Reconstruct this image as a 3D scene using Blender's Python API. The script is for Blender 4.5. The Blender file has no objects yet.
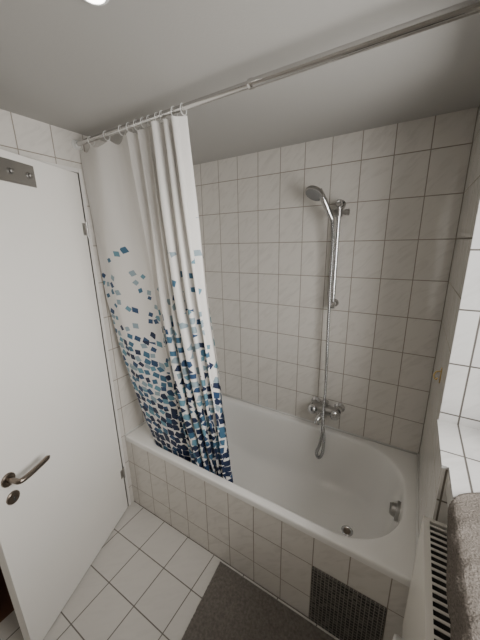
import bpy, bmesh, math, random
from mathutils import Vector, Matrix, noise
random.seed(7)
L=1.64; W=.753; HC=2.272; HT=.537
col=bpy.context.scene.collection

# ------------------------------------------------------------ materials
def newmat(name):
    m=bpy.data.materials.new(name); m.use_nodes=True
    nt=m.node_tree; return m,nt,nt.nodes['Principled BSDF']
def plain(name,c,rough=.5,metal=0,coat=0,bump=0,bscale=200,spec=.5,dist=.002):
    m,nt,b=newmat(name)
    b.inputs['Base Color'].default_value=(*c,1); b.inputs['Roughness'].default_value=rough
    b.inputs['Metallic'].default_value=metal; b.inputs['Coat Weight'].default_value=coat
    b.inputs['Specular IOR Level'].default_value=spec
    if bump:
        tc=nt.nodes.new('ShaderNodeTexCoord'); n=nt.nodes.new('ShaderNodeTexNoise'); n.inputs['Scale'].default_value=bscale
        bp=nt.nodes.new('ShaderNodeBump'); bp.inputs['Strength'].default_value=bump; bp.inputs['Distance'].default_value=dist
        nt.links.new(tc.outputs['Object'],n.inputs['Vector']); nt.links.new(n.outputs['Fac'],bp.inputs['Height']); nt.links.new(bp.outputs['Normal'],b.inputs['Normal'])
    return m
def tilemat(name,w,h,ou,ov,c1,c2,grout,mort=.005,vein=.5,rough=.09):
    m,nt,b=newmat(name); N=nt.nodes.new; K=nt.links.new
    uv=N('ShaderNodeUVMap'); uv.uv_map='UVMap'
    mp=N('ShaderNodeMapping'); mp.inputs['Location'].default_value=(-ou,-ov,0); K(uv.outputs[0],mp.inputs['Vector'])
    br=N('ShaderNodeTexBrick'); br.offset=0; br.squash=1; br.inputs['Scale'].default_value=1
    br.inputs['Brick Width'].default_value=w; br.inputs['Row Height'].default_value=h
    br.inputs['Mortar Size'].default_value=mort/2; br.inputs['Mortar Smooth'].default_value=.25
    br.inputs['Color1'].default_value=(0,0,0,1); br.inputs['Color2'].default_value=(1,1,1,1); br.inputs['Mortar'].default_value=(.5,.5,.5,1)
    K(mp.outputs[0],br.inputs['Vector'])
    # diagonal marbling, shifted per tile
    ad=N('ShaderNodeVectorMath'); ad.operation='MULTIPLY_ADD'; ad.inputs[1].default_value=(3,7,2)
    K(br.outputs['Color'],ad.inputs[0]); K(mp.outputs[0],ad.inputs[2])
    m1=N('ShaderNodeMapping'); m1.inputs['Rotation'].default_value=(0,0,-.75); K(ad.outputs[0],m1.inputs['Vector'])
    m2=N('ShaderNodeMapping'); m2.inputs['Scale'].default_value=(9,32,1); K(m1.outputs[0],m2.inputs['Vector'])
    no=N('ShaderNodeTexNoise'); no.inputs['Scale'].default_value=1; no.inputs['Detail'].default_value=5; no.inputs['Distortion'].default_value=1.0; K(m2.outputs[0],no.inputs['Vector'])
    cr=N('ShaderNodeValToRGB'); cr.color_ramp.elements[0].position=.48; cr.color_ramp.elements[1].position=.70
    K(no.outputs['Fac'],cr.inputs['Fac'])
    sc=N('ShaderNodeMath'); sc.operation='MULTIPLY'; sc.inputs[1].default_value=vein; K(cr.outputs['Color'],sc.inputs[0])
    mx=N('ShaderNodeMix'); mx.data_type='RGBA'; mx.inputs['A'].default_value=(*c1,1); mx.inputs['B'].default_value=(*c2,1); K(sc.outputs[0],mx.inputs['Factor'])
    mg=N('ShaderNodeMix'); mg.data_type='RGBA'; mg.inputs['B'].default_value=(*grout,1); K(mx.outputs['Result'],mg.inputs['A']); K(br.outputs['Fac'],mg.inputs['Factor'])
    K(mg.outputs['Result'],b.inputs['Base Color'])
    rr=N('ShaderNodeMapRange'); rr.inputs['To Min'].default_value=rough; rr.inputs['To Max'].default_value=.9; K(br.outputs['Fac'],rr.inputs['Value']); K(rr.outputs[0],b.inputs['Roughness'])
    bp=N('ShaderNodeBump'); bp.invert=True; bp.inputs['Strength'].default_value=.5; bp.inputs['Distance'].default_value=.002
    K(br.outputs['Fac'],bp.inputs['Height'])
    n2=N('ShaderNodeTexNoise'); n2.inputs['Scale'].default_value=9; K(ad.outputs[0],n2.inputs['Vector'])
    b2=N('ShaderNodeBump'); b2.inputs['Strength'].default_value=.10; b2.inputs['Distance'].default_value=.01; K(n2.outputs['Fac'],b2.inputs['Height']); K(bp.outputs['Normal'],b2.inputs['Normal'])
    K(b2.outputs['Normal'],b.inputs['Normal'])
    return m
TILE=(.66,.633,.59); TV=(.53,.503,.465); GR=(.29,.255,.215)
m_back=tilemat('wall_tile_back',.15,.2,L%.15,HT%.2,TILE,TV,GR)
m_side=tilemat('wall_tile_side',.15,.2,0,HT%.2,TILE,TV,GR)
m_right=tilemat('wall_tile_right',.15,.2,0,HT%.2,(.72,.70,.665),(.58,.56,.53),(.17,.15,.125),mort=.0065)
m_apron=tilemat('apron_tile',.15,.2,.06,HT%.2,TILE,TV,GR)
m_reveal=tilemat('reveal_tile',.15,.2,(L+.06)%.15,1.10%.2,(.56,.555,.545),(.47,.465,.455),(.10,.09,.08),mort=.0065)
m_floor=tilemat('floor_tile',.2,.2,.1,.045,(.58,.56,.53),(.51,.49,.465),(.17,.155,.14),mort=.006,vein=.3,rough=.2)
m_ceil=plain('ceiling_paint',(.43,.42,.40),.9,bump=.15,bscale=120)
m_white=plain('door_paint',(.80,.78,.74),.3)
m_frame=plain('frame_paint',(.70,.68,.65),.4)
m_tub=plain('tub_enamel',(.78,.77,.745),.1,coat=.5)
m_chrome=plain('chrome',(.58,.58,.58),.12,metal=1)
m_steel=plain('brushed_steel',(.40,.39,.375),.3,metal=1)
m_nickel=plain('dark_nickel',(.23,.195,.165),.3,metal=1)
m_black=plain('shade_black',(.035,.033,.03),.6)  # near-black painted as shade in the radiator core and keyhole slot
m_rad=plain('radiator_enamel',(.70,.675,.62),.35)
m_hall=plain('hall_floor_wood',(.16,.075,.045),.45)
m_hallw=plain('hall_wall_dark',(.08,.055,.045),.8)
m_brass=plain('brass',(.55,.40,.16),.3,metal=1)
m_ring=plain('white_plastic',(.75,.75,.73),.4)
m_sil=plain('silicone',(.7,.7,.68),.5)

# ------------------------------------------------------------ mesh helpers
def obj(name,bm,mat,parent=None,smooth=False,label=None,cat=None,kind=None,group=None,auto=None,origin=None):
    bm.normal_update()
    vs=[v.co.copy() for v in bm.verts]
    mn=Vector([min(v[i] for v in vs) for i in range(3)]); mxx=Vector([max(v[i] for v in vs) for i in range(3)])
    o0=Vector(origin) if origin is not None else Vector(((mn.x+mxx.x)/2,(mn.y+mxx.y)/2,mn.z))
    bmesh.ops.translate(bm,vec=-o0,verts=bm.verts)
    me=bpy.data.meshes.new(name); bm.to_mesh(me); bm.free()
    for p in me.polygons: p.use_smooth=smooth
    ob=bpy.data.objects.new(name,me); col.objects.link(ob)
    for mm in (mat if isinstance(mat,list) else [mat]): me.materials.append(mm)
    if parent:
        ob.parent=parent; ob.location=o0-wloc(parent)
    else: ob.location=o0
    setp(ob,label,cat,kind,group)
    if auto:
        md=ob.modifiers.new('bevel','BEVEL'); md.width=auto; md.segments=2; md.limit_method='ANGLE'
    return ob
def wloc(o):
    v=Vector(o.location)
    while o.parent: o=o.parent; v+=Vector(o.location)
    return v
def setp(ob,label,cat,kind,group=None):
    if label: ob['label']=label
    if cat: ob['category']=cat
    if kind: ob['kind']=kind
    if group: ob['group']=group
def empty(name,loc,label,cat,kind=None,parent=None):
    e=bpy.data.objects.new(name,None); e.empty_display_size=.05; col.objects.link(e)
    if parent: e.parent=parent; e.location=Vector(loc)-wloc(parent)
    else: e.location=loc
    setp(e,label,cat,kind); return e
def box(bm,a,b,mi=0):
    x0,x1=sorted((a[0],b[0]));y0,y1=sorted((a[1],b[1]));z0,z1=sorted((a[2],b[2]))
    v=[bm.verts.new(c) for c in [(x0,y0,z0),(x1,y0,z0),(x1,y1,z0),(x0,y1,z0),(x0,y0,z1),(x1,y0,z1),(x1,y1,z1),(x0,y1,z1)]]
    for f in [(0,3,2,1),(4,5,6,7),(0,1,5,4),(1,2,6,5),(2,3,7,6),(3,0,4,7)]:
        bm.faces.new([v[i] for i in f]).material_index=mi
def boxuv(bm):
    uvl=bm.loops.layers.uv.new('UVMap'); bm.normal_update()
    for f in bm.faces:
        n=f.normal; ax=max(range(3),key=lambda i:abs(n[i]))
        for l in f.loops:
            c=l.vert.co
            l[uvl].uv=(c.y,c.z) if ax==0 else ((c.x,c.z) if ax==1 else (c.x,c.y))
def frame_of(t):
    t=t.normalized(); u=t.orthogonal().normalized(); return u,t.cross(u)
def tube(bm,pts,rad,seg=16,cap=True,mi=0):
    pts=[Vector(p) for p in pts]; n=len(pts)
    rr=rad if isinstance(rad,(list,tuple)) else [rad]*n
    t=(pts[1]-pts[0]).normalized(); u=t.orthogonal().normalized(); rings=[]
    for i in range(n):
        t2=(pts[min(i+1,n-1)]-pts[max(i-1,0)])
        t2=t2.normalized() if t2.length>1e-9 else t
        u=(u-t2*u.dot(t2)).normalized(); w=t2.cross(u); t=t2
        rings.append([bm.verts.new(pts[i]+(u*math.cos(a)+w*math.sin(a))*rr[i]) for a in [2*math.pi*k/seg for k in range(seg)]])
    for i in range(n-1):
        for k in range(seg):
            f=bm.faces.new([rings[i][k],rings[i][(k+1)%seg],rings[i+1][(k+1)%seg],rings[i+1][k]]); f.material_index=mi
    if cap:
        bm.faces.new(rings[0][::-1]).material_index=mi; bm.faces.new(rings[-1]).material_index=mi
def lathe(bm,p,axis,prof,seg=32,mi=0):
    p=Vector(p); axis=Vector(axis).normalized()
    u,w=frame_of(axis); rings=[]
    for d,r in prof:
        rings.append([bm.verts.new(p+axis*d+(u*math.cos(a)+w*math.sin(a))*max(r,1e-4)) for a in [2*math.pi*k/seg for k in range(seg)]])
    for i in range(len(rings)-1):
        for k in range(seg):
            bm.faces.new([rings[i][k],rings[i][(k+1)%seg],rings[i+1][(k+1)%seg],rings[i+1][k]]).material_index=mi
    bm.faces.new(rings[0][::-1]).material_index=mi; bm.faces.new(rings[-1]).material_index=mi
def catmull(P,n):
    P=[Vector(p) for p in P]; Q=[P[0]*2-P[1]]+P+[P[-1]*2-P[-2]]; out=[]
    m=len(P)-1
    for j in range(n+1):
        t=j/n*m; i=min(int(t),m-1); t-=i
        a,b,c,d=Q[i],Q[i+1],Q[i+2],Q[i+3]
        out.append(.5*((2*b)+(c-a)*t+(2*a-5*b+4*c-d)*t*t+(3*b-a-3*c+d)*t**3))
    return out
def autosmooth(ob,ang=35):
    me=ob.data
    for p in me.polygons: p.use_smooth=True
    bm=bmesh.new(); bm.from_mesh(me); th=math.radians(ang)
    for e in bm.edges:
        if len(e.link_faces)==2 and e.calc_face_angle(0)>th: e.smooth=False
    bm.to_mesh(me); bm.free(); return ob
B=bmesh.new

# ------------------------------------------------------------ room shell
YB=-2.45
bm=B(); box(bm,(-.12,0,0),(L+.4,.12,HC)); boxuv(bm); obj('wall_back',bm,m_back,label='white marbled tile wall above the bathtub',kind='structure')
DY0,DY1,DZ=-.80,-1.535,2.09
bm=B(); box(bm,(-.12,0,0),(0,DY0,HC)); box(bm,(-.12,DY1,0),(0,YB,HC)); box(bm,(-.12,DY0,DZ),(0,DY1,HC)); boxuv(bm)
obj('wall_left',bm,m_side,label='white marbled tile wall around the doorway',kind='structure')
WY0,WY1,WZ0,WZ1=-.50,-1.65,1.06,2.12; NX=1.80; NY=-.775; SX=1.658
bm=B()
box(bm,(L,0,0),(L+.30,WY0-.0005,HC))                # beside the window
box(bm,(L,WY0,WZ1),(L+.30,YB,HC))                   # lintel
box(bm,(L,WY0,0),(L+.30,NY,WZ0-.005))               # under sill beside niche
box(bm,(NX,NY,0),(L+.30,YB,.98))                    # niche back
box(bm,(SX,NY,.98),(L+.30,YB,WZ0-.005))             # sill band
box(bm,(L,WY1,WZ0-.005),(L+.30,YB,WZ1))
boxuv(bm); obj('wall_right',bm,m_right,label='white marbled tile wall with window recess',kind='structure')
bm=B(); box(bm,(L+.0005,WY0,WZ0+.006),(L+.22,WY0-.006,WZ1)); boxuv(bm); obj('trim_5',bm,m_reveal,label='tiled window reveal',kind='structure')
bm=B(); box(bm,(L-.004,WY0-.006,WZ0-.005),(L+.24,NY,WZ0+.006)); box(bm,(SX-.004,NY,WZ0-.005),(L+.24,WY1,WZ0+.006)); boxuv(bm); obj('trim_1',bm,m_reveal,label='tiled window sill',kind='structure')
bm=B(); box(bm,(-.12,YB-.12,0),(L+.4,YB,HC)); boxuv(bm); obj('wall_front',bm,m_side,label='white tiled wall',kind='structure')
bm=B(); box(bm,(0,YB,-.1),(L+.4,0,0)); boxuv(bm); obj('floor',bm,m_floor,label='pale grey square tile floor with dark grout',kind='structure')
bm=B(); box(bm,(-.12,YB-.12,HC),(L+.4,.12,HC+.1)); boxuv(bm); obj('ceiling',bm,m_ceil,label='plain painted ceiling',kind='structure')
# hallway behind door
bm=B(); box(bm,(-1.6,-2.4,-.1),(0,-.3,0)); obj('floor_hallway',bm,m_hall,label='dark brown hallway floor',kind='structure')
bm=B(); box(bm,(-1.7,-2.4,0),(-1.6,-.3,HC)); box(bm,(-1.6,-.3,0),(-.12,-.2,HC)); box(bm,(-1.6,-2.5,0),(-.12,-2.4,HC)); box(bm,(-1.7,-2.5,HC),(-.12,-.2,HC+.1))
obj('wall_hallway',bm,m_hallw,label='dark hallway walls',kind='structure')
# window
m_glass,nt,b=newmat('window_glass'); nt.nodes.remove(b)
tr=nt.nodes.new('ShaderNodeBsdfTransparent'); gl=nt.nodes.new('ShaderNodeBsdfGlossy'); gl.inputs['Roughness'].default_value=.05; mx=nt.nodes.new('ShaderNodeMixShader'); mx.inputs[0].default_value=.08
nt.links.new(tr.outputs[0],mx.inputs[1]); nt.links.new(gl.outputs[0],mx.inputs[2]); nt.links.new(mx.outputs[0],nt.nodes['Material Output'].inputs['Surface'])
win=empty('window_1',(L+.27,(WY0+WY1)/2,WZ0),'white framed window in a tiled recess','window','structure')
bm=B(); X0,X1=L+.22,L+.28
for (a,b2) in [((WY0,WZ0+.006),(WY0-.07,WZ1)),((WY1,WZ0+.006),(WY1+.07,WZ1)),((WY0-.07,WZ0+.006),(WY1+.07,WZ0+.076)),((WY0-.07,WZ1-.07),(WY1+.07,WZ1))]:
    box(bm,(X0,a[0],a[1]),(X1,b2[0],b2[1]))
obj('window_frame',bm,m_frame,win,auto=.004)
bm=B(); box(bm,(L+.25,WY0-.07,WZ0+.076),(L+.256,WY1+.07,WZ1-.07)); obj('window_pane',bm,m_glass,win)

# ------------------------------------------------------------ door
hd=Vector((.351,-.936,0)).normalized(); hn=Vector((.936,.351,0)).normalized(); hp=Vector((.010,-.810,0))
def D(s,n,z): return hp+hd*s+hn*n+Vector((0,0,z))
def dbox(bm,s0,s1,n0,n1,z0,z1,mi=0):
    v=[bm.verts.new(D(s,n,z)) for s,n,z in [(s0,n0,z0),(s1,n0,z0),(s1,n1,z0),(s0,n1,z0),(s0,n0,z1),(s1,n0,z1),(s1,n1,z1),(s0,n1,z1)]]
    for f in [(0,3,2,1),(4,5,6,7),(0,1,5,4),(1,2,6,5),(2,3,7,6),(3,0,4,7)]: bm.faces.new([v[i] for i in f]).material_index=mi
door=empty('door_1',hp,'white painted door leaf standing ajar','door','structure')
bm=B(); dbox(bm,0,.730,-.04,0,.008,2.085); bmesh.ops.recalc_face_normals(bm,faces=bm.faces); obj('door_leaf',bm,m_white,door,auto=.002)
hs=.650; hz=.862
h=empty('door_handle',D(hs,0,hz),None,None,parent=door)
bm=B(); lathe(bm,D(hs,0,hz),hn,[(0,.027),(.006,.027),(.009,.024),(.009,.011),(.045,.010)]); o=obj('handle_rosette',bm,m_nickel,h); autosmooth(o)
bm=B(); pts=catmull([D(hs,.035,hz),D(hs,.052,hz),D(hs-.012,.060,hz),D(hs-.05,.062,hz),D(hs-.10,.060,hz+.001),D(hs-.14,.056,hz+.002)],40)
tube(bm,pts,[.0105]*38+[.0095,.006,.003][:3],16); o=obj('lever',bm,m_nickel,h,True)
bm=B(); lathe(bm,D(hs,0,hz-.085),hn,[(0,.026),(.006,.026),(.009,.023),(.009,.001)])
dbox(bm,hs-.004,hs+.004,.0088,.0096,hz-.102,hz-.077,1); o=obj('keyhole_rosette',bm,[m_nickel,m_black],door); autosmooth(o)
for z in (.25,1.78):
    bm=B(); tube(bm,[D(-.004,.003,z),D(-.004,.003,z+.08)],.006,14); dbox(bm,-.002,.024,0,.002,z+.01,z+.07); o=obj('door_hinge',bm,m_steel,door); autosmooth(o)
# frame
bm=B(); 
x0,x1=-.12,.005
box(bm,(x0,DY0+.018,0),(x1,DY0-.0,DZ+.02)); box(bm,(x0,DY1,0),(x1,DY1-.04,DZ+.02)); box(bm,(x0,DY0,DZ),(x1,DY1,DZ+.02))
obj('trim_2',bm,m_frame,label='white door frame',kind='structure',auto=.002)
# hook rack
rk=empty('door_hook_rack',D(.42,0,1.98),'flat brushed grey metal plate screwed to white door','hook rack')
bm=B(); dbox(bm,.262,.66,.001,.006,1.974,2.056); o=obj('back_plate',bm,m_steel,rk,auto=.0015)
for s in (.29,.37,.46,.55,.63):
    bm=B(); lathe(bm,D(s,.006,2.015),hn,[(0,.013),(.002,.013),(.004,.011),(.004,.006),(.006,.005),(.008,.009),(.012,.009),(.0135,.006),(.0135,.001)],22)
    o=obj('knob',bm,m_steel,rk); autosmooth(o)

# ------------------------------------------------------------ bathtub
def rrect(x0,x1,y0,y1,r,z,nc=14,ns=10,rl=None):
    rl=rl if rl is not None else r
    cs=[(x1-r,y1-r,r,0),(x0+rl,y1-rl,rl,90),(x0+rl,y0+rl,rl,180),(x1-r,y0+r,r,270)]
    arcs=[[(cx+rad*math.cos(math.radians(a0+90*k/nc)),cy+rad*math.sin(math.radians(a0+90*k/nc))) for k in range(nc+1)] for cx,cy,rad,a0 in cs]
    out=[]
    for i in range(4):
        out+=arcs[i]; a=arcs[i][-1]; b=arcs[(i+1)%4][0]
        out+=[(a[0]+(b[0]-a[0])*k/(ns+1),a[1]+(b[1]-a[1])*k/(ns+1)) for k in range(1,ns+1)]
    return [(p[0],p[1],z) for p in out]
G=.003
R=[rrect(G,L-G,-W-.004,-G,.006,HT-.034),rrect(G,L-G,-W-.004,-G,.006,HT-.008),rrect(G+.003,L-G-.003,-W-.001,-G-.003,.006,HT-.002),rrect(G+.01,L-G-.01,-W+.006,-G-.01,.008,HT),
   rrect(.075,1.590,-.722,-.048,.27,HT+.001,rl=.20),rrect(.083,1.584,-.715,-.054,.27,HT-.002,rl=.20),rrect(.092,1.578,-.708,-.061,.265,HT-.012,rl=.20),rrect(.105,1.572,-.702,-.066,.26,HT-.035,rl=.19),
   rrect(.15,1.562,-.694,-.074,.255,.42,rl=.18),rrect(.20,1.548,-.684,-.084,.25,.31,rl=.17),rrect(.245,1.525,-.670,-.097,.235,.225,rl=.16),rrect(.285,1.490,-.64,-.122,.21,.185,rl=.15),
   rrect(.33,1.45,-.59,-.16,.18,.168,rl=.13),rrect(.40,1.40,-.52,-.23,.12,.162,rl=.10),rrect(.6,1.3,-.43,-.32,.05,.160,rl=.05)]
bm=B(); rings=[[bm.verts.new(p) for p in r] for r in R]; n=len(rings[0])
for i in range(len(rings)-1):
    for k in range(n): bm.faces.new([rings[i][k],rings[i][(k+1)%n],rings[i+1][(k+1)%n],rings[i+1][k]])
bm.faces.new(rings[-1]); bmesh.ops.recalc_face_normals(bm,faces=bm.faces)
for f in bm.faces: f.normal_update()
tub=empty('bathtub',(L/2,-W/2,.155),'white enamel built-in bathtub with rounded end','bathtub')
o=obj('tub_basin',bm,m_tub,tub,True); o.data.flip_normals() if o.data.polygons[-1].normal.z<0 else None
sd=o.modifiers.new('s','SUBSURF'); sd.levels=1; sd.render_levels=1
bm=B(); lathe(bm,(1.343,-.360,.1605),(0,0,1),[(0,.032),(.003,.032),(.006,.028),(.004,.022),(.002,.020),(.0022,.002)]); o=obj('drain',bm,m_chrome,tub); autosmooth(o)
bm=B(); lathe(bm,(1.343,-.360,.1628),(0,0,1),[(0,.019),(.001,.019),(.0025,.012),(.0025,.001)]); o=obj('drain_strainer',bm,m_nickel,tub); autosmooth(o)
ax=Vector((-1,0,.10)).normalized()
bm=B(); lathe(bm,(1.572,-.385,.455),ax,[(0,.046),(.016,.046),(.020,.041),(.020,.032),(.036,.030),(.042,.024),(.042,.001)]); 
for k in range(-1,2): tube(bm,[(1.530,-.385-.020,.459+.012*k),(1.530,-.385+.020,.459+.012*k)],.0035,8)
o=obj('overflow_knob',bm,m_steel,tub,label='round chrome overflow knob'); autosmooth(o)
# silicone seam
bm=B(); tube(bm,[(.01,-.003,HT+.001),(L-.002,-.003,HT+.001)],.005,8); tube(bm,[(L-.003,-.003,HT+.001),(L-.003,-W,HT+.001)],.005,8); tube(bm,[(.003,-.003,HT+.001),(.003,-W,HT+.001)],.005,8)
obj('trim_3',bm,m_sil,None,True,label='white silicone joint around the tub',kind='structure')
# tub apron, a low tiled wall
bm=B(); box(bm,(0,-W,0),(L,-W+.03,HT-.034)); boxuv(bm); obj('tub_apron',bm,m_apron,label='white marbled tiled side of the bathtub',kind='structure')
# access panel mosaic
m_pan,nt,b=newmat('square_mosaic'); N=nt.nodes.new; K=nt.links.new
uv=N('ShaderNodeUVMap'); uv.uv_map='UVMap'
br=N('ShaderNodeTexBrick'); br.offset=0; br.inputs['Scale'].default_value=1; br.inputs['Brick Width'].default_value=.0165; br.inputs['Row Height'].default_value=.0165; br.inputs['Mortar Size'].default_value=.0017; br.inputs['Mortar Smooth'].default_value=.1; br.inputs['Bias'].default_value=0
br.inputs['Color1'].default_value=(0,0,0,1); br.inputs['Color2'].default_value=(1,1,1,1); br.inputs['Mortar'].default_value=(0,0,0,1); K(uv.outputs[0],br.inputs['Vector'])
cr=N('ShaderNodeValToRGB'); e=cr.color_ramp.elements; cr.color_ramp.interpolation='CONSTANT'; e[0].color=(.025,.024,.023,1); e[1].position=.35; e[1].color=(.045,.042,.04,1)
q=e.new(.65); q.color=(.075,.07,.065,1); q=e.new(.88); q.color=(.12,.115,.105,1)
K(br.outputs['Color'],cr.inputs[0])
mg=N('ShaderNodeMix'); mg.data_type='RGBA'; K(cr.outputs[0],mg.inputs['A']); mg.inputs['B'].default_value=(.27,.255,.23,1); K(br.outputs['Fac'],mg.inputs['Factor']); K(mg.outputs['Result'],b.inputs['Base Color'])
bp=N('ShaderNodeBump'); bp.invert=True; bp.inputs['Distance'].default_value=.001; K(br.outputs['Fac'],bp.inputs['Height']); K(bp.outputs[0],b.inputs['Normal']); b.inputs['Roughness'].default_value=.3
bm=B(); box(bm,(1.262,-W-.006,.001),(1.558,-W,.337)); boxuv(bm); obj('access_panel',bm,m_pan,label='dark grey square mosaic access panel in the tub side',cat='access panel',auto=.002)

# ------------------------------------------------------------ shower rail set
XR=1.108
m_hose=plain('hose_steel',(.42,.42,.42),.22,metal=1)
ss=empty('shower_rail_set',(XR,-.05,1.38),'chrome shower riser rail with handset and hose on tiled wall','shower')
bm=B(); tube(bm,[(XR,-.055,1.36),(XR,-.055,1.95)],.0125,20); o=obj('riser_rail',bm,m_chrome,ss); autosmooth(o)
for z in (1.385,1.93):
    bm=B(); lathe(bm,(XR,0,z),(0,-1,0),[(0,.023),(.006,.023),(.012,.016),(.048,.016),(.068,.018),(.076,.014),(.077,.002)]); o=obj('wall_bracket',bm,m_chrome,ss); autosmooth(o)
bm=B(); tube(bm,[(XR,-.055,1.865),(XR,-.055,1.905)],.020,20); lathe(bm,(XR+.018,-.055,1.885),(1,0,0),[(0,.010),(.012,.010),(.014,.016),(.034,.017),(.038,.012),(.038,.001)],20)
lathe(bm,(XR-.01,-.07,1.885),(-.55,-.75,.1),[(0,.013),(.03,.013),(.032,.010)],18); o=obj('slider_holder',bm,m_steel,ss); autosmooth(o)
hs_=empty('hand_shower',(XR-.03,-.10,1.88),None,None,parent=ss)
hb=Vector((XR-.022,-.092,1.845)); hh=Vector((1.018,-.135,1.985))
bm=B(); pts=catmull([hb,hb.lerp(hh,.35)+Vector((0,0,.004)),hb.lerp(hh,.7)+Vector((0,0,.012)),hh+Vector((.0,0,.012))],24)
tube(bm,pts,[.012+.004*math.sin(i/24*3.0)+.003*(i/24) for i in range(25)],18); obj('handle',bm,m_chrome,hs_,True)
hx=Vector((-.25,-.5,-.82)).normalized(); hc=hh-Vector((.02,.0,0))
bm=B(); lathe(bm,hc-hx*.020,hx,[(0,.018),(.006,.034),(.016,.049),(.026,.053),(.033,.052),(.035,.048)],36); o=obj('shower_head',bm,m_steel,hs_); autosmooth(o,40)
bm=B(); lathe(bm,hc+hx*.0145,hx,[(0,.046),(.002,.045),(.003,.03),(.0035,.001)],32)
for rr_,nn in ((.014,8),(.027,14),(.038,20)):
    u,w=frame_of(hx)
    for k in range(nn):
        a=2*math.pi*k/nn; lathe(bm,hc+hx*.0165+(u*math.cos(a)+w*math.sin(a))*rr_,hx,[(0,.0018),(.003,.0014)],6)
o=obj('spray_face',bm,plain('spray_face_grey',(.20,.20,.20),.4),hs_); autosmooth(o)
pts=catmull([hb,hb+Vector((.004,0,-.05)),(XR-.014,-.084,1.70),(XR-.014,-.080,1.45),(XR-.010,-.078,1.2),(XR-.006,-.075,.98),(XR-.002,-.085,.80),(XR+.004,-.126,.74),(XR+.012,-.15,.62),(XR+.002,-.145,.50),(XR-.018,-.14,.415),(XR-.004,-.135,.38),(XR+.016,-.13,.42),(XR+.018,-.12,.52),(XR+.004,-.105,.60),(XR,-.09,.640)],1400)
bm=B(); tube(bm,pts,[.0088+.0010*math.sin(i*1.6) for i in range(1401)],10); obj('shower_hose',bm,m_hose,ss,True)
# mixer
MZ=.70
mixr=empty('bath_mixer_tap',(XR,-.07,MZ),'chrome two-handle bath mixer tap on tiled wall above tub','tap')
bm=B(); lathe(bm,(XR-.075,-.07,MZ),(1,0,0),[(-.004,.022),(-.002,.027),(.02,.029),(.055,.035),(.095,.035),(.13,.029),(.152,.027),(.154,.022)],28)
lathe(bm,(XR,-.07,MZ-.005),(0,0,-1),[(0,.024),(.03,.020),(.04,.016),(.052,.014)],20); lathe(bm,(XR,-.07,MZ+.026),(0,0,1),[(0,.017),(.02,.016),(.022,.021),(.036,.020),(.040,.013),(.040,.001)],20)
o=obj('mixer_body',bm,m_steel,mixr); autosmooth(o)
for s in (-1,1):
    bm=B(); lathe(bm,(XR+s*.075,0,MZ),(0,-1,0),[(0,.034),(.004,.034),(.014,.026),(.02,.021),(.06,.021)],28); o=obj('wall_escutcheon',bm,m_chrome,mixr); autosmooth(o)
    bm=B(); lathe(bm,(XR+s*.058,-.082,MZ),(s*.45,-.88,.08),[(0,.018),(.014,.018),(.016,.028),(.022,.032),(.038,.030),(.045,.022),(.047,.001)],14); o=obj('tap_knob',bm,m_chrome,mixr); autosmooth(o,50)
bm=B(); tube(bm,catmull([(XR-.002,-.08,MZ-.008),(XR-.010,-.13,MZ-.008),(XR-.018,-.165,MZ-.022),(XR-.020,-.176,MZ-.05)],20),[.017]*12+[.0155]*9,18); o=obj('spout',bm,m_chrome,mixr); autosmooth(o,50)

# ------------------------------------------------------------ curtain rod
RY,RZ=-.79,2.2175
rod=empty('shower_curtain_rod',(L/2,RY,RZ),'chrome telescopic curtain rod between tiled walls','curtain rod')
m_rod=plain('rod_chrome',(.60,.59,.58),.07,metal=1)
JX=.98
bm=B(); tube(bm,[(.002,RY,RZ),(JX+.02,RY,RZ)],.0108,24); o=obj('thin_tube',bm,m_rod,rod); autosmooth(o)
bm=B(); tube(bm,[(JX,RY,RZ),(L-.002,RY,RZ)],.0135,24); lathe(bm,(JX-.004,RY,RZ),(1,0,0),[(0,.0135),(.002,.0148),(.016,.0148),(.018,.0136)],24); o=obj('thick_tube',bm,m_rod,rod); autosmooth(o)
for x,s in ((0,1),(L,-1)):
    bm=B(); lathe(bm,(x,RY,RZ),(s,0,0),[(0,.022),(.004,.022),(.010,.017),(.02,.0145)],24); o=obj('end_cap',bm,m_ring,rod); autosmooth(o)

# ------------------------------------------------------------ shower curtain
def lerpk(k,t):
    for (a,va),(b_,vb) in zip(k,k[1:]):
        if t<=b_: f=(t-a)/(b_-a); f=max(0,f); return va+(vb-va)*f
    return k[-1][1]
NXc,NZc=600,120; ZT,ZB=2.197,.34
left=[(0,.31),(.34,.25),(.57,.205),(.75,.160),(.92,.115),(1.2,.055),(1.45,.022),(1.8,.012),(2.25,.008)]
right=[(0,.81),(.34,.80),(.57,.78),(1.1,.748),(1.5,.728),(2.25,.70)]
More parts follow.
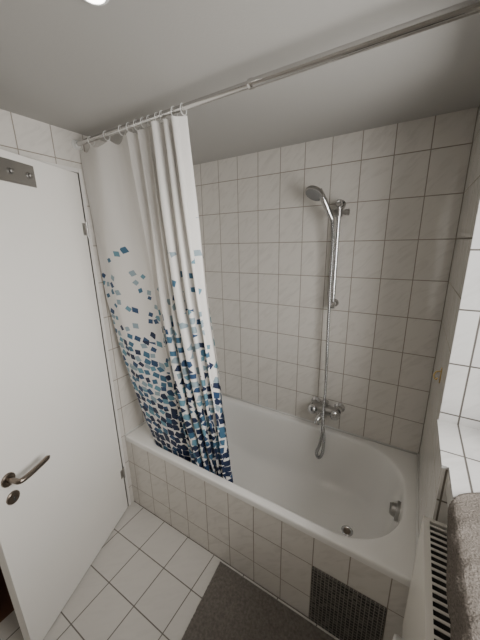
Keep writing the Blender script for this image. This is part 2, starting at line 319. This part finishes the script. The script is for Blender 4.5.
# fold table: (s, phase in turns, amplitude)
FT=[(0,.25,.010),(.12,.55,.014),(.24,.95,.018),(.36,1.4,.020),(.46,2.0,.032),(.54,2.7,.042),(.61,3.4,.044),(.68,4.0,.030),(.76,4.9,.044),(.83,5.6,.040),(.89,6.2,.028),(.95,6.9,.036),(1.0,7.4,.018)]
def ftab(s,c):
    for a,b_ in zip(FT,FT[1:]):
        if s<=b_[0]:
            f=(s-a[0])/(b_[0]-a[0]); 
            if c==2: f=f*f*(3-2*f)
            return a[c]+(b_[c]-a[c])*f
    return FT[-1][c]
def sphase(s):
    h=.02; return sum(ftab(min(1,max(0,s+k*h)),1) for k in (-2,-1,0,1,2))/5
def cpt(s,z):
    t=(ZT-z)/(ZT-ZB); xl,xr_=lerpk(left,z),lerpk(right,z)
    f=s*1.40 if s<.38 else .532+(s-.38)/.62*.468
    x=xl+(xr_-xl)*f
    ph=2*math.pi*(sphase(s)+.22*math.sin(3.1*t+6*s)*min(1,.2+s)+.14*t*math.sin(11*s+1.5*t))
    a=ftab(s,2)*(.8+.40*t)*(1+.40*math.sin(9*s+4*t))
    e1=min(1,t*1.1); e2=t**1.7; w_=min(1,s/.45)
    yc=RY+.005+.118*(e2*(1-w_)+e1*w_)-.010*(1-w_)*math.sin(math.pi*min(1,t))
    y=yc+a*math.sin(ph)*(1 if t<.7 else 1-.35*(t-.7)/.3)+.010*math.sin(5*s+6*t)*t
    x+=.34*a*math.sin(2*ph+.6)*(1 if s>.36 else s)+.006*math.sin(5*t+13*s)*t*min(1,s*2)*(1-s)
    return Vector((x,y,z))
bm=B(); uvl=bm.loops.layers.uv.new('UVMap'); grid=[]; us=[0]
for i in range(1,NXc+1):
    us.append(us[-1]+(cpt(i/NXc,.8)-cpt((i-1)/NXc,.8)).length)
RS=(.015,.12,.24,.35,.43,.51,.58,.66,.74,.82,.90,.985)
for j in range(NZc+1):
    z0=ZT+(ZB-ZT)*j/NZc; row=[]
    for i in range(NXc+1):
        s=i/NXc; p=cpt(s,z0)
        tt=(ZT-z0)
        if tt<.12:
            k=max([q for q in range(len(RS)) if RS[q]<=s] or [0]); k2=min(k+1,len(RS)-1)
            w=(s-RS[k])/(RS[k2]-RS[k]) if k2>k else 0; w=min(1,max(0,w))
            sag=(.024 if s<.36 else .010)*math.sin(math.pi*w)
            p.z-=sag*(1-tt/.12)
        p.y+=.006*noise.noise(Vector((s*12,z0*3,0)))
        row.append(bm.verts.new(p))
    grid.append(row)
for j in range(NZc):
    for i in range(NXc):
        f=bm.faces.new([grid[j][i],grid[j+1][i],grid[j+1][i+1],grid[j][i+1]])
        for l,(jj,ii) in zip(f.loops,[(j,i),(j+1,i),(j+1,i+1),(j,i+1)]): l[uvl].uv=(us[ii],ZT+(ZB-ZT)*jj/NZc)
m_cur,nt,b=newmat('mosaic_print_fabric'); N=nt.nodes.new; K=nt.links.new
def M(op,a,b_=None,c=None):
    n=N('ShaderNodeMath'); n.operation=op
    for i,x in enumerate((a,b_,c)):
        if x is None: continue
        if isinstance(x,(int,float)): n.inputs[i].default_value=x
        else: K(x,n.inputs[i])
    return n.outputs[0]
uv=N('ShaderNodeUVMap'); uv.uv_map='UVMap'
su=N('ShaderNodeSeparateXYZ'); K(uv.outputs[0],su.inputs[0]); vz=su.outputs['Y']
mp=N('ShaderNodeMapping'); mp.inputs['Scale'].default_value=(23,25,1); mp.inputs['Rotation'].default_value=(0,0,.15); K(uv.outputs[0],mp.inputs['Vector'])
vo=N('ShaderNodeTexVoronoi'); vo.voronoi_dimensions='2D'; vo.inputs['Scale'].default_value=1; vo.inputs['Randomness'].default_value=.45; K(mp.outputs[0],vo.inputs['Vector'])
df=N('ShaderNodeVectorMath'); df.operation='SUBTRACT'; K(mp.outputs[0],df.inputs[0]); K(vo.outputs['Position'],df.inputs[1])
sc=N('ShaderNodeSeparateColor'); K(vo.outputs['Color'],sc.inputs[0]); r1,r2,r3=sc.outputs
ro=N('ShaderNodeVectorRotate'); ro.rotation_type='Z_AXIS'; K(df.outputs[0],ro.inputs['Vector']); K(M('SUBTRACT',M('MULTIPLY',r1,1.2),.6),ro.inputs['Angle'])
sp=N('ShaderNodeSeparateXYZ'); K(ro.outputs[0],sp.inputs[0])
shx=M('ADD',sp.outputs['X'],M('MULTIPLY',sp.outputs['Y'],M('SUBTRACT',M('MULTIPLY',r3,.5),.25)))
ax_=M('ABSOLUTE',shx); ay_=M('MULTIPLY',M('ABSOLUTE',sp.outputs['Y']),M('ADD',.92,M('MULTIPLY',r2,.25)))
szz=N('ShaderNodeMapRange'); szz.inputs['From Min'].default_value=.6; szz.inputs['From Max'].default_value=1.6; szz.inputs['To Min'].default_value=.40; szz.inputs['To Max'].default_value=.26; K(vz,szz.inputs['Value'])
sz=M('ADD',szz.outputs[0],M('MULTIPLY',r3,.12))
ins=M('LESS_THAN',M('MAXIMUM',ax_,ay_),sz)
mr=N('ShaderNodeMapRange'); mr.inputs['From Min'].default_value=1.0; mr.inputs['From Max'].default_value=1.88; mr.inputs['To Min'].default_value=1.02; mr.inputs['To Max'].default_value=0; mr.clamp=True; K(vz,mr.inputs['Value'])
prob=M('POWER',mr.outputs[0],1.6)
pres=M('LESS_THAN',M('FRACT',M('MULTIPLY',r2,7.31)),prob)
mask=M('MULTIPLY',ins,pres)
nav=N('ShaderNodeMapRange'); nav.inputs['From Min'].default_value=.5; nav.inputs['From Max'].default_value=1.5; nav.inputs['To Min'].default_value=-.40; nav.inputs['To Max'].default_value=.34; K(vz,nav.inputs['Value'])
ci=M('ADD',M('FRACT',M('MULTIPLY',r1,9.7)),nav.outputs[0])
cr=N('ShaderNodeValToRGB'); cr.color_ramp.interpolation='CONSTANT'; e=cr.color_ramp.elements
e[0].color=(.010,.022,.065,1); e[1].position=.24; e[1].color=(.022,.065,.15,1)
q=e.new(.42); q.color=(.05,.14,.23,1); q=e.new(.62); q.color=(.13,.28,.36,1); q=e.new(.82); q.color=(.28,.37,.42,1)
K(ci,cr.inputs[0])
mg=N('ShaderNodeMix'); mg.data_type='RGBA'; mg.inputs['A'].default_value=(.80,.78,.75,1); K(cr.outputs[0],mg.inputs['B']); K(mask,mg.inputs['Factor'])
K(mg.outputs['Result'],b.inputs['Base Color']); b.inputs['Roughness'].default_value=.55
tl=N('ShaderNodeBsdfTranslucent'); K(mg.outputs['Result'],tl.inputs['Color']); ms=N('ShaderNodeMixShader'); ms.inputs[0].default_value=.10
K(b.outputs[0],ms.inputs[1]); K(tl.outputs[0],ms.inputs[2]); K(ms.outputs[0],nt.nodes['Material Output'].inputs['Surface'])
cur=empty('shower_curtain',(.35,RY,ZB),'white shower curtain with scattered blue mosaic squares','shower curtain')
o=obj('curtain_fabric',bm,m_cur,cur,True)
for s in RS:
    x=cpt(s,ZT).x
    bm=B(); pts=[Vector((x,RY+.0165*math.sin(a),RZ-.006+.0185*math.cos(a))) for a in [2*math.pi*k/28 for k in range(29)]]
    tube(bm,pts,.0016,8,cap=False); obj('curtain_ring',bm,m_ring,cur,True)

# ------------------------------------------------------------ bath mat
m_mat,nt,b=newmat('mat_pile'); N=nt.nodes.new; K=nt.links.new
tc=N('ShaderNodeTexCoord'); n1=N('ShaderNodeTexNoise'); n1.inputs['Scale'].default_value=90; n1.inputs['Detail'].default_value=3; K(tc.outputs['Object'],n1.inputs['Vector'])
cr=N('ShaderNodeValToRGB'); cr.color_ramp.elements[0].position=.3; cr.color_ramp.elements[0].color=(.095,.083,.073,1); cr.color_ramp.elements[1].position=.75; cr.color_ramp.elements[1].color=(.165,.148,.13,1)
K(n1.outputs['Fac'],cr.inputs[0]); K(cr.outputs[0],b.inputs['Base Color']); b.inputs['Roughness'].default_value=.95; b.inputs['Sheen Weight'].default_value=.35
bm=B(); nx,ny=220,150; ang=math.radians(2); c0=Vector((.752,-.768,0)); eu=Vector((1,0,0))*.78; ev=Vector((math.sin(ang)*3,-math.cos(ang),0))*.52
g=[]
for j in range(ny+1):
    r=[]
    for i in range(nx+1):
        u,v=i/nx,j/ny; ed=min(u*.78,(1-u)*.78,v*.52,(1-v)*.52)
        hgt=.018*min(1,(ed/.012))**.5; nz=noise.noise(Vector((u*90,v*62,0)))*.003+noise.noise(Vector((u*40,v*27,3)))*.003
        p=c0+eu*u+ev*v; p.z=.001+max(0,hgt+(nz if ed>.004 else 0)); p.x+=noise.noise(Vector((u*100,v*70,9)))*.003
        if ed<1e-6:p.z=.001
        r.append(bm.verts.new(p))
    g.append(r)
for j in range(ny):
    for i in range(nx): bm.faces.new([g[j][i],g[j+1][i],g[j+1][i+1],g[j][i+1]])
obj('bath_mat',bm,m_mat,None,True,label='dark grey-brown shaggy bath mat on tiles beside the tub',cat='bath mat')

# ------------------------------------------------------------ radiator
rad=empty('radiator',(1.67,-1.25,.36),'white panel radiator with slotted top grille beneath window','radiator')
RX0,RX1,RY0,RY1,RB,RT=1.612,1.740,-.80,-1.72,.36,.88
bm=B(); box(bm,(RX0,RY0-.004,RB),(RX0+.010,RY1+.004,RT-.004)); obj('front_panel',bm,m_rad,rad,auto=.003)
bm=B(); box(bm,(RX1-.012,RY0-.02,RB),(RX1,RY1+.02,RT-.01)); obj('rear_panel',bm,m_rad,rad)
for y in (RY0,RY1+.012):
    bm=B(); box(bm,(RX0-.001,y,RB+.01),(RX1,y-.012,RT)); obj('side_cover',bm,m_rad,rad,auto=.002)
bm=B(); yy=RY0-.024
box(bm,(RX0+.0,RY0-.012,RT-.004),(RX0+.016,RY1+.012,RT)); box(bm,(RX1-.014,RY0-.012,RT-.004),(RX1,RY1+.012,RT)); box(bm,((RX0+RX1)/2+.002,RY0-.012,RT-.004),((RX0+RX1)/2+.009,RY1+.012,RT))
while yy>RY1+.02:
    box(bm,(RX0+.016,yy,RT-.0025),(RX1-.014,yy-.0065,RT)); yy-=.020
obj('top_grille',bm,m_rad,rad)
bm=B(); box(bm,(RX0+.0115,RY0-.02,RB+.03),(RX1-.014,RY1+.02,RT-.02)); obj('shade_core',bm,m_black,rad)  # black filler block, painted shade seen through the grille slots
for x in (1.650,1.69):
    bm=B(); tube(bm,[(x,-.835,0),(x,-.835,RB+.03)],.008,14); lathe(bm,(x,-.835,RB-.075),(0,0,1),[(0,.008),(.003,.014),(.035,.014),(.04,.009)],8); o=obj('supply_pipe',bm,m_rad,rad); autosmooth(o)
bm=B(); lathe(bm,(1.645,-.835,.305),(-1,.25,0),[(0,.012),(.012,.016),(.020,.020),(.052,.021),(.058,.016),(.058,.001)],20); o=obj('valve_knob',bm,m_ring,rad); autosmooth(o)

# ------------------------------------------------------------ towel
m_tow,nt,b=newmat('grey_terry'); N=nt.nodes.new; K=nt.links.new
tc=N('ShaderNodeTexCoord'); n1=N('ShaderNodeTexNoise'); n1.inputs['Scale'].default_value=230; n1.inputs['Detail'].default_value=2; K(tc.outputs['Object'],n1.inputs['Vector'])
cr=N('ShaderNodeValToRGB'); cr.color_ramp.elements[0].position=.3; cr.color_ramp.elements[0].color=(.115,.10,.088,1); cr.color_ramp.elements[1].position=.7; cr.color_ramp.elements[1].color=(.20,.18,.16,1)
K(n1.outputs['Fac'],cr.inputs[0]); K(cr.outputs[0],b.inputs['Base Color']); b.inputs['Roughness'].default_value=1; b.inputs['Specular IOR Level'].default_value=0
bp=N('ShaderNodeBump'); bp.inputs['Distance'].default_value=.004; K(n1.outputs['Fac'],bp.inputs['Height']); K(bp.outputs[0],b.inputs['Normal'])
prof=catmull([(1.84,0,1.0705),(1.76,0,1.0705),(1.70,0,1.071),(1.662,0,1.071),(1.6495,0,1.062),(1.6485,0,1.03),(1.650,0,.99),(1.658,0,.93),(1.668,0,.897),(1.69,0,.888),(1.73,0,.888)],100)
bm=B(); g=[]; ny=110; np_=100
for j,p in enumerate(prof):
    t=j/np_; ys=-.80-.13*min(1,t/.4) - (.12*max(0,t-.4)/.6); r=[]
    for i in range(ny+1):
        v=i/ny; y=ys-(.58)*v
        n=.007*max(0,math.sin(v*34+1.2+t*3))*(1 if .38<t<.8 else .5)+noise.noise(Vector((t*60,v*80,5)))*.0015
        q=Vector((p.x-abs(n)*(1 if .35<t<.8 else 0),y,p.z+ (abs(n) if t<=.35 or t>=.8 else 0)))
        r.append(bm.verts.new(q))
    g.append(r)
for j in range(np_):
    for i in range(ny): bm.faces.new([g[j][i],g[j+1][i],g[j+1][i+1],g[j][i+1]])
o=obj('towel',bm,m_tow,None,True,label='grey-brown terry towel draped over sill onto radiator',cat='towel'); sm=o.modifiers.new('sol','SOLIDIFY'); sm.thickness=.005; sm.offset=0

# ------------------------------------------------------------ small brass hook
bm=B(); box(bm,(L-.003,-.349,1.15),(L,-.335,1.215)); tube(bm,catmull([(L-.003,-.342,1.20),(L-.018,-.342,1.195),(L-.024,-.342,1.175),(L-.016,-.342,1.16),(L-.010,-.342,1.168)],14),.0028,8)
o=obj('wall_hook',bm,m_brass,label='small brass hook on white tiled wall',cat='hook')

# ------------------------------------------------------------ ceiling spotlight
LX,LY=.818,-1.203
m_em,nt,b=newmat('lamp_glow'); b.inputs['Emission Color'].default_value=(1,.95,.88,1); b.inputs['Emission Strength'].default_value=12
sl=empty('ceiling_spotlight',(LX,LY,HC-.012),'small round white spotlight set in the ceiling','ceiling light')
bm=B(); u=[(0,.034),(.003,.034),(.006,.030),(.006,.026),(.003,.025)]; lathe(bm,(LX,LY,HC),(0,0,-1),u,32); o=obj('lamp_ring',bm,m_ring,sl); autosmooth(o)
bm=B(); lathe(bm,(LX,LY,HC-.003),(0,0,-1),[(0,.025),(.003,.024),(.005,.018),(.005,.001)],28); obj('lamp_lens',bm,m_em,sl)

# ------------------------------------------------------------ lights
def area(n,loc,rot,sx,sy,e,c):
    l=bpy.data.lights.new(n,'AREA'); l.shape='RECTANGLE'; l.size=sx; l.size_y=sy; l.energy=e; l.color=c
    o=bpy.data.objects.new(n,l); o.location=loc; o.rotation_euler=rot; col.objects.link(o); return o
area('window_daylight',(L+.75,(WY0+WY1)/2-.1,(WZ0+WZ1)/2+.15),(0,math.radians(90),0),1.3,1.5,74,(1,.975,.94))
l=bpy.data.lights.new('spot','SPOT'); l.energy=6; l.spot_size=math.radians(120); l.spot_blend=.9; l.color=(1,.90,.77); l.shadow_soft_size=.03
o=bpy.data.objects.new('lamp_and_fill_spot',l); o.location=(LX,LY,HC-.03); col.objects.link(o)
l=bpy.data.lights.new('fill_spot','SPOT'); l.energy=6; l.spot_size=math.radians(130); l.spot_blend=.9; l.color=(1,.90,.77); l.shadow_soft_size=.05  # added fill spot behind the camera, no fixture there
o=bpy.data.objects.new('lamp_and_fill_spot',l); o.location=(.8,-2.0,HC-.03); col.objects.link(o)
l=bpy.data.lights.new('hall_fill','POINT'); l.energy=2.5; l.color=(1,.85,.7); l.shadow_soft_size=.08  # weak fill added in the hallway, no lamp modelled
o=bpy.data.objects.new('hall_fill_light',l); o.location=(-.8,-1.5,2.1); col.objects.link(o)
w=bpy.data.worlds.new('World'); bpy.context.scene.world=w; w.use_nodes=True; w.node_tree.nodes['Background'].inputs[0].default_value=(.95,.97,1,1); w.node_tree.nodes['Background'].inputs[1].default_value=.7

# ------------------------------------------------------------ camera
P=[1.4948,-1.7090,1.7313,0.5534,-0.2617,-0.0188,282.8272]
cy,sy=math.cos(P[3]),math.sin(P[3]);cp,sp_=math.cos(P[4]),math.sin(P[4])
fw=Vector((-sy*cp,cy*cp,sp_)); rt=Vector((cy,sy,0)); up=rt.cross(fw); c,s=math.cos(P[5]),math.sin(P[5]); rt,up=rt*c+up*s,-rt*s+up*c
cam=bpy.data.cameras.new('camera'); co=bpy.data.objects.new('camera',cam); col.objects.link(co)
co.matrix_world=Matrix([[rt[i],up[i],-fw[i],P[i]] for i in range(3)]+[[0,0,0,1]])
cam.sensor_fit='VERTICAL'; cam.sensor_height=24; cam.lens=24*P[6]/640; cam.clip_start=.02
bpy.context.scene.camera=co
